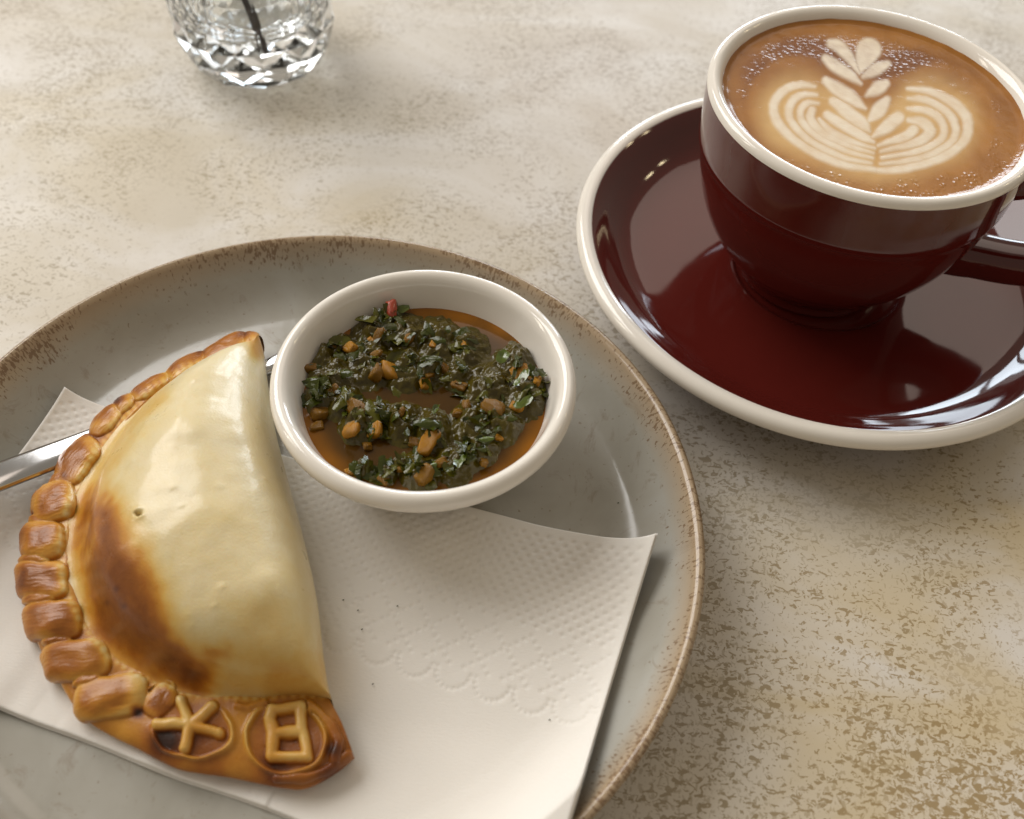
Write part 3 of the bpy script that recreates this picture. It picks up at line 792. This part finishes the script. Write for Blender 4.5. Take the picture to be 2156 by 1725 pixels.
def border_bake():
    b = .60+.17*perlin(q, 85, 9)+.06*perlin(q, 200, 10)
    sx_, sy_ = Q(SE)
    dseam = np.min(np.hypot(bx_[:, None]-sx_[None, ::5], by_[:, None]-sy_[None, ::5]), axis=1)
    pl = (owner >= 0) & (owner < 100)
    b = np.where(pl, .41+.22*sstep(.05, .6, cen+.35*perlin(q, 150, 24))-.07*sstep(.7, 1.0, inner)+.08*sstep(-.1, -.8, inner)+.08*perlin(q, 170, 23)+.16*sstep(.10, .0, cen), b)
    fade = np.interp(owner, [0, 5, 8, 10, 11, 12, 13], [0, .02, .06, .03, -.02, -.04, .04])
    b = np.where(pl & (owner < 14), b+fade, b)
    b = b-.22*np.exp(-(dseam/8)**2)
    b = b+.10*disc*(1+perlin(q, 120, 44))+letter*.10*perlin(q, 160, 45)-.31*letter-.15*rings*(1-letter)
    for bx, by, br, a in ((180, 918, 13, .40), (250, 846, 11, .38), (424, 742, 11, .35), (512, 706, 11, .32), (291, 1500, 11, .5), (345, 1556, 30, .40), (700, 1580, 16, .30), (140, 1010, 8, .2),
                          (690, 1625, 30, .18), (580, 1625, 40, .16), (450, 1610, 40, .14), (625, 1545, 20, .12)):
        b = b+a*np.exp(-((bx_-bx)**2+(by_-by)**2)/(br*br))*(1-.8*letter)
    return np.clip(b, 0, 1)
bbk = border_bake()
N2 = vnormals(q2, fb)
fo = owner[fb[:, 0]]
def piece(name, keep, label=None):
    if keep.sum() < 8: return
    o = link(name, submesh(name, q2, fb, keep, N2, {'bake': bbk}), MAT['crust'], empanada)
    if label: o['label'] = label
piece('border', fo < 0)
for k in range(nP): piece('pleat', fo == k)
for k in range(nP, nP+len(tucks)): piece('tuck', fo == k)
for k in (100, 101): piece('stamp_ring', fo == k)
piece('stamped_letter', fo == 110, 'raised five-armed star letter')
piece('stamped_letter', fo == 111, 'raised box letter with a middle bar')

# ------------------------------------------------------------------ saucer
SAU_C = np.array([.0869, .2155, 0.0])
saucer = thing('saucer', SAU_C, 'glossy burgundy saucer with a cream rim under the coffee cup', 'saucer')
prof = [(0, .0084), (.020, .0084), (.0245, .0085), (.0258, .0094), (.040, .0099), (.0525, .0107), (.0578, .0122), (.0620, .0152), (.0652, .0182), (.0670, .0198), (.0682, .0207), (.0698, .0213), (.0713, .0209), (.0722, .0198), (.0722, .0182), (.0708, .0163), (.0680, .0142),
        (.060, .0085), (.048, .0050), (.0415, .0040), (.0405, .0006), (.0375, .0006), (.0365, .0034), (0, .0040)]
v, f, uv, _ = lathe(prof, 200, 150, .0015, 21)
N = vnormals(v, f); L = uv[f[:, 0], 1]
pl = np.r_[0, np.cumsum(np.linalg.norm(np.diff(spline(prof, 150), axis=0), axis=1))]
ps = spline(prof, 150); k0 = np.argmax(ps[:, 0] > .0680); k1 = np.argmax((ps[:, 1] < .0150) & (np.arange(150) > np.argmax(ps[:, 0])))
white = (L >= pl[k0]-1e-6) & (L < pl[k1])
link('dish', submesh('dish', v, f, ~white, N), MAT['burgundy'], saucer).matrix_parent_inverse = Matrix.Identity(4)
link('rim', submesh('rim', v, f, white, N), MAT['lip'], saucer).matrix_parent_inverse = Matrix.Identity(4)

# ------------------------------------------------------------------ cup
CUP_C = np.array([.0844, .2168, 0.0]); CZ = .0086
cup = thing('coffee_cup', (CUP_C[0], CUP_C[1], CZ), 'burgundy ceramic coffee cup with a cream rim on the matching saucer', 'cup')
prof = [(0, .0040), (.018, .0045), (.026, .0090), (.0330, .0200), (.0362, .0340), (.0368, .0480), (.0372, .0556), (.0379, .0578), (.0391, .0590), (.0403, .0592), (.0412, .0587), (.0415, .0577), (.0414, .0560), (.0412, .0520), (.0408, .0460), (.0406, .0420), (.0403, .0412), (.0399, .0403),
        (.0386, .0335), (.0360, .0245), (.0318, .0160), (.0260, .0085), (.0226, .0050), (.0216, .0030), (.0214, .0004), (.0190, .0002), (.0180, .0016), (0, .0022)]
v, f, uv, _ = lathe(prof, 200, 170, 0.0, 0)
N = vnormals(v, f); L = uv[f[:, 0], 1]
ps = spline(prof, 170); pl = np.r_[0, np.cumsum(np.linalg.norm(np.diff(ps, axis=0), axis=1))]
km = np.argmax(ps[:, 1]); k1 = np.argmax((np.arange(170) > km) & (ps[:, 1] < .0568))
out = L >= pl[k1]
inner = L < pl[np.argmax(ps[:, 1] > .0500)]
link('body', submesh('body', v, f, out, N), MAT['burgundy'], cup).matrix_parent_inverse = Matrix.Identity(4)
link('inside', submesh('inside', v, f, inner, N), MAT['lip'], cup).matrix_parent_inverse = Matrix.Identity(4)
link('rim', submesh('rim', v, f, ~out & ~inner, N), MAT['lip'], cup).matrix_parent_inverse = Matrix.Identity(4)
# handle: a flat-sided loop leaving the cup towards the picture's lower right
ha = math.radians(-22)
hd = np.array([math.cos(ha), math.sin(ha), 0]); hs = np.array([-math.sin(ha), math.cos(ha), 0])
path = spline(np.array([(.0385, .0495), (.0450, .0512), (.0560, .0508), (.0650, .0450), (.0675, .0370), (.0630, .0290), (.0510, .0240), (.0390, .0220), (.0310, .0222)]), 70)
tt = np.gradient(path, axis=0); tt /= np.linalg.norm(tt, axis=1, keepdims=True); nn = np.stack([-tt[:, 1], tt[:, 0]], 1)
V = []
for i in range(70):
    s = i/69
    wd = np.interp(s, [0, .12, .5, .88, 1], [.0070, .0052, .0052, .0058, .0080]); tk = np.interp(s, [0, .12, .5, .88, 1], [.0058, .0046, .0046, .0050, .0060])
    a = np.linspace(0, 2*math.pi, 24, endpoint=False)
    ca, sa = np.sign(np.cos(a))*np.abs(np.cos(a))**.6, np.sign(np.sin(a))*np.abs(np.sin(a))**.6
    rz = path[i][None]+nn[i][None]*(sa*tk)[:, None]
    V.append(hd*rz[:, :1]+np.array([0, 0, 1.0])*rz[:, 1:]+hs*(ca*wd)[:, None])
V = np.array(V)
V = np.concatenate([V, V[:, :1]], 1).reshape(-1, 3)
link('handle', mesh('handle', V, grid_faces(70, 25), True), MAT['burgundy'], cup).matrix_parent_inverse = Matrix.Identity(4)

# ------------------------------------------------------------------ coffee with a poured leaf
KZ = CZ+.0562
KR = .0377
coffee = thing('coffee', (CUP_C[0], CUP_C[1], KZ), 'milky coffee with a poured foam leaf filling the burgundy cup', 'coffee')
Z4 = lambda x, y: ((x-1454.1)/.32557, y/.32557)         # picture -> enlarged view of the cup
n = 430
g = np.linspace(-KR, KR, n)
X, Y = np.meshgrid(g, g, indexing='ij')
v = np.stack([CUP_C[0]+X.ravel(), CUP_C[1]+Y.ravel(), np.full(X.size, KZ)], 1)
ax_, ay_ = Z4(*Q(v))
wx = 7*perlin(v, 130, 1)+2*perlin(v, 330, 2); wy = 7*perlin(v, 130, 3)+2*perlin(v, 330, 4)
AX, AY = ax_+wx, ay_+wy
strokes = [
    ([(800, 562), (700, 548), (600, 590), (535, 690), (570, 805), (680, 915), (830, 1005), (1000, 1070), (1190, 1100)], [8, 20, 24, 25, 25, 24, 24, 22, 14]),
    ([(812, 612), (725, 612), (655, 660), (632, 745), (690, 840), (800, 930), (960, 1010), (1165, 1060)], [8, 19, 21, 21, 21, 20, 18, 8]),
    ([(822, 668), (755, 668), (708, 720), (728, 795), (815, 875), (960, 958), (1175, 1025)], [8, 19, 20, 21, 20, 18, 7]),
    ([(786, 715), (776, 770), (836, 842), (965, 920), (1180, 992)], [22, 26, 26, 22, 7]),
    ([(836, 775), (905, 850), (1010, 905), (1190, 962)], [12, 24, 24, 7]),
    ([(885, 742), (985, 805), (1105, 875), (1185, 922)], [26, 34, 30, 8]),
    ([(920, 655), (1010, 722), (1105, 795), (1160, 852)], [28, 40, 36, 8]),
    ([(872, 522), (960, 585), (1060, 645), (1128, 700)], [24, 42, 36, 8]),
    ([(872, 380), (940, 430), (1030, 490), (1098, 545)], [24, 40, 32, 8]),
    ([(905, 285), (965, 305), (1030, 380), (1092, 478)], [26, 38, 32, 8]),
    ([(1405, 575), (1550, 592), (1695, 662), (1785, 765), (1788, 870), (1705, 975), (1560, 1045), (1390, 1088), (1210, 1102)], [8, 20, 26, 28, 28, 27, 25, 23, 14]),
    ([(1405, 640), (1535, 652), (1655, 722), (1716, 812), (1696, 905), (1585, 988), (1410, 1038), (1228, 1060)], [8, 20, 22, 22, 22, 21, 18, 8]),
    ([(1405, 705), (1522, 714), (1612, 770), (1642, 850), (1592, 922), (1460, 980), (1238, 1020)], [8, 21, 22, 22, 21, 18, 8]),
    ([(1410, 775), (1490, 790), (1548, 838), (1518, 892), (1420, 935), (1232, 982)], [14, 28, 32, 30, 22, 8]),
    ([(1440, 840), (1390, 882), (1215, 945)], [32, 30, 8]),
    ([(1345, 758), (1272, 820), (1180, 888)], [34, 42, 10]),
    ([(1268, 650), (1220, 712), (1150, 778)], [26, 44, 12]),
    ([(1262, 542), (1210, 572), (1142, 612)], [24, 40, 12]),
    ([(1268, 415), (1200, 452), (1118, 498)], [24, 40, 14]),
    ([(1152, 322), (1128, 385), (1104, 462)], [78, 60, 12])]
F = grid_faces(n, n)
rad = np.hypot(X, Y).ravel()
milk = np.zeros(len(v)); owner = np.full(len(v), -1); bestd = np.full(len(v), 1e9)
for k, (pts, rr) in enumerate(strokes):
    sp_ = spline(np.c_[np.array(pts, float), np.array(rr, float)*(1.08 if len(pts) > 4 else .98)], 26)
    dd = polyline_field(AX, AY, sp_[:, :2], sp_[:, 2])
    upd = dd < bestd
    bestd = np.where(upd, dd, bestd); owner = np.where(upd, k, owner)
    milk = np.maximum(milk, sstep(19, -17, dd))
heart = polyline_field(AX, AY, [(700, 740), (1000, 900), (1200, 960), (1420, 900), (1560, 790)], [190, 170, 150, 180, 230])
inside = sstep(40, -50, heart)
light = np.clip(1.05*sstep(110, -60, heart-45)*(.72+.28*perlin(v, 120, 9)), 0, 1)
cup_d = polyline_field(AX, AY, [(700, 700), (1200, 850), (1600, 780)], [330, 300, 360])
ringb = sstep(-20, 40, cup_d)*sstep(190, 90, cup_d)*sstep(KR*.96, KR*.80, rad)
upper = sstep(760, 480, AY)
bubble = np.clip(ringb*1.2*sstep(-.25, .25, perlin(v, 160, 14))+.8*sstep(900, 1080, AY)*sstep(KR*.78, KR*.95, rad), 0, 1)
milk = milk*np.clip(.88+.22*perlin(v, 210, 31)+.14*perlin(v, 520, 32), 0, 1)
bubble = np.clip(np.maximum(bubble, .9*upper*sstep(30, 90, cup_d+60)*sstep(KR*.93, KR*.78, rad))*(1-milk), 0, 1)
dark = np.clip(.22+.55*ringb*(.4+.6*upper)+.35*upper*sstep(KR*.95, KR*.7, rad)+.30*sstep(KR*.80, KR*.97, rad)+.25*perlin(v, 85, 15), 0, 1)*(1-inside*.8)
# relief: foam stands a little proud, the surface climbs the cup wall
v[:, 2] += .00005*milk+.00010*perlin(v, 300, 20)*(1-milk)+.0007*sstep(KR*.93, KR, rad)**2
N = vnormals(v, F)
ok = rad[F].max(1) < KR
fo = np.where((bestd[F].mean(1) < 0), owner[F[:, 0]], -1)
at = {'milk': milk, 'dark': dark, 'bubble': bubble, 'light': light}
link('crema', submesh('crema', v, F, ok & (fo < 0), N, at), MAT['coffee'], coffee)
for k in range(len(strokes)):
    if (fo == k).sum() > 20: link('foam_petal', submesh('foam_petal', v, F, ok & (fo == k), N, at), MAT['coffee'], coffee)

# ------------------------------------------------------------------ cut glass vase with a twig
VC = np.array([-.1015, .3175, 0.0])
vase = thing('glass_vase', VC, 'small diamond-cut crystal vase standing on the table', 'vase')
def vase_r(z):
    return np.interp(z, [0, .002, .006, .012, .018, .026, .034, .042, .050, .058, .066, .080, .095], [.0215, .0232, .0258, .0278, .0282, .0272, .0252, .0222, .0178, .0140, .0128, .0140, .0185])
NF = 10
zs = np.array([.0015, .0085, .0165, .0245, .0325, .0405, .0485, .0560])
V = []; idx = {}
def lat(k, i):
    i = i % (2*NF)
    if (k, i) not in idx:
        a = math.pi*i/NF; r = vase_r(zs[k])-.0003
        idx[(k, i)] = len(V); V.append((r*math.cos(a), r*math.sin(a), zs[k]))
    return idx[(k, i)]
Fv = []
for k in range(len(zs)):
    for i in range(2*NF):
        if (i+k) % 2: continue
        # diamond centred on row k, column i
        c = len(V); a = math.pi*i/NF; r = vase_r(zs[k])+.0007
        lf, rt = lat(k, i-1), lat(k, i+1)
        c = len(V); V.append((r*math.cos(a), r*math.sin(a), zs[k]))
        if k+1 < len(zs):
            t_ = lat(k+1, i); Fv += [(c, rt, t_), (c, t_, lf)]
        else: Fv += [(c, rt, lf)]
        if k > 0:
            b_ = lat(k-1, i); Fv += [(c, b_, rt), (c, lf, b_)]
bottom = [lat(0, i) for i in range(2*NF) if (i % 2)]
top = [lat(len(zs)-1, i) for i in range(2*NF) if ((i+len(zs)-1) % 2)]
# close the row-0 gaps with a base and carry the neck up to a flared lip
c0 = len(V); V.append((0, 0, .0004))
base_ring = []
for i in range(2*NF):
    a = math.pi*i/NF; base_ring.append(len(V)); V.append((.0212*math.cos(a), .0212*math.sin(a), .0003))
centre = {}
for (k, i), q_ in list(idx.items()): pass
row0 = []
for i in range(2*NF):
    if i % 2: row0.append(lat(0, i))
    else:
        a = math.pi*i/NF; r = vase_r(zs[0])+.0007
        row0.append(min(range(len(V)), key=lambda q_: (V[q_][0]-r*math.cos(a))**2+(V[q_][1]-r*math.sin(a))**2+(V[q_][2]-zs[0])**2))
for i in range(2*NF):
    j = (i+1) % (2*NF)
    Fv += [(base_ring[i], base_ring[j], row0[j]), (base_ring[i], row0[j], row0[i]), (c0, base_ring[j], base_ring[i])]
rowt = []
kt = len(zs)-1
for i in range(2*NF):
    if (i+kt) % 2: rowt.append(lat(kt, i))
    else:
        a = math.pi*i/NF; r = vase_r(zs[kt])+.0007
        rowt.append(min(range(len(V)), key=lambda q_: (V[q_][0]-r*math.cos(a))**2+(V[q_][1]-r*math.sin(a))**2+(V[q_][2]-zs[kt])**2))
prev = rowt
for z in (.063, .068, .076, .086, .094):
    cur = []
    for i in range(2*NF):
        a = math.pi*i/NF; r = vase_r(z); cur.append(len(V)); V.append((r*math.cos(a), r*math.sin(a), z))
    for i in range(2*NF):
        j = (i+1) % (2*NF); Fv += [(prev[i], prev[j], cur[j]), (prev[i], cur[j], cur[i])]
    prev = cur
nl = len(Fv)
inner_z = [.0945, .086, .076, .066, .058, .050, .042, .034, .026, .020, .0165, .0145, .0138]
inner_r = [.0165, .0140, .0112, .0098, .0108, .0142, .0182, .0205, .0216, .0208, .0165, .0085, .0001]
for z, r in zip(inner_z, inner_r):
    cur = []
    for i in range(2*NF):
        a = math.pi*i/NF; cur.append(len(V)); V.append((r*math.cos(a), r*math.sin(a), z))
    for i in range(2*NF):
        j = (i+1) % (2*NF); Fv += [(prev[i], prev[j], cur[j]), (prev[i], cur[j], cur[i])]
    prev = cur
me = bpy.data.meshes.new('cut_glass'); me.from_pydata(V, [], Fv); me.update(); me.validate()
sm = np.zeros(len(me.polygons), bool); sm[nl:] = True
me.polygons.foreach_set('use_smooth', sm)
link('cut_glass', me, MAT['glass'], vase).matrix_parent_inverse = Matrix.Identity(4)

tw = np.array([P(556, 108, .0150), P(545, 70, .0215), P(535, 40, .0265), P(526, 14, .0310), P(512, -8, .0350), P(520, -60, .045), P(522, -140, .064), P(515, -260, .090), P(525, -420, .125), P(520, -520, .15)])
tc = spline(tw, 60)
tr = np.interp(np.linspace(0, 1, 60), [0, .1, .5, 1], [.0010, .0011, .0010, .0005])*(1+.12*perlin(tc, 300, 3))
V, Fc = tube(tc, tr, 10)
twig = thing('twig', tc[0], 'dark brown twig standing in the crystal vase', 'twig')
link('stem', quads_to_mesh('stem', V, Fc), MAT['twig'], twig)
for k, (i, dx, dy) in enumerate(((34, .02, .004), (42, -.018, .006), (50, .014, -.006))):
    b0 = tc[i]; c = spline(np.array([b0, b0+[dx*.5, dy*.5, .012], b0+[dx, dy, .030]]), 16)
    V, Fc = tube(c, np.linspace(.0006, .0003, 16), 8)
    link('side_shoot', quads_to_mesh('side_shoot', V, Fc), MAT['twig'], twig)

# ------------------------------------------------------------------ herb specks on the napkin
SPECKS = [(835, 1277), (721, 1263), (752, 1286), (760, 1325), (1155, 1517), (1108, 1625), (1080, 1661), (783, 1440), (1300, 1060), (1452, 1105)]
for k, (x, y) in enumerate(SPECKS):
    w = P(x, y, .008)
    zz = napkin_h(w[0], w[1]) if x < 1290 else float(plate_z(np.hypot(*(w[:2]-PLATE_C[:2]))))+.0002
    w = P(x, y, zz)
    if x >= 1290 and k == 9: continue
    c = spline(np.array([w, w+[.0002, .00012*(-1)**k, .0001], w+[.0004, .0001, .0001]]), 6)
    V, Fc = tube(c, [.00005, .00010, .00013, .00013, .00010, .00005], 6)
    o = link('herb_speck', quads_to_mesh('herb_speck', V, Fc), MAT['leaf_dark'])
    if x < 1290: tag(o, 'tiny dark herb speck fallen on the white napkin', 'crumb', 'herb specks on the napkin')
    else: tag(o, 'tiny dark herb speck on the bare plate beside the dish', 'crumb')
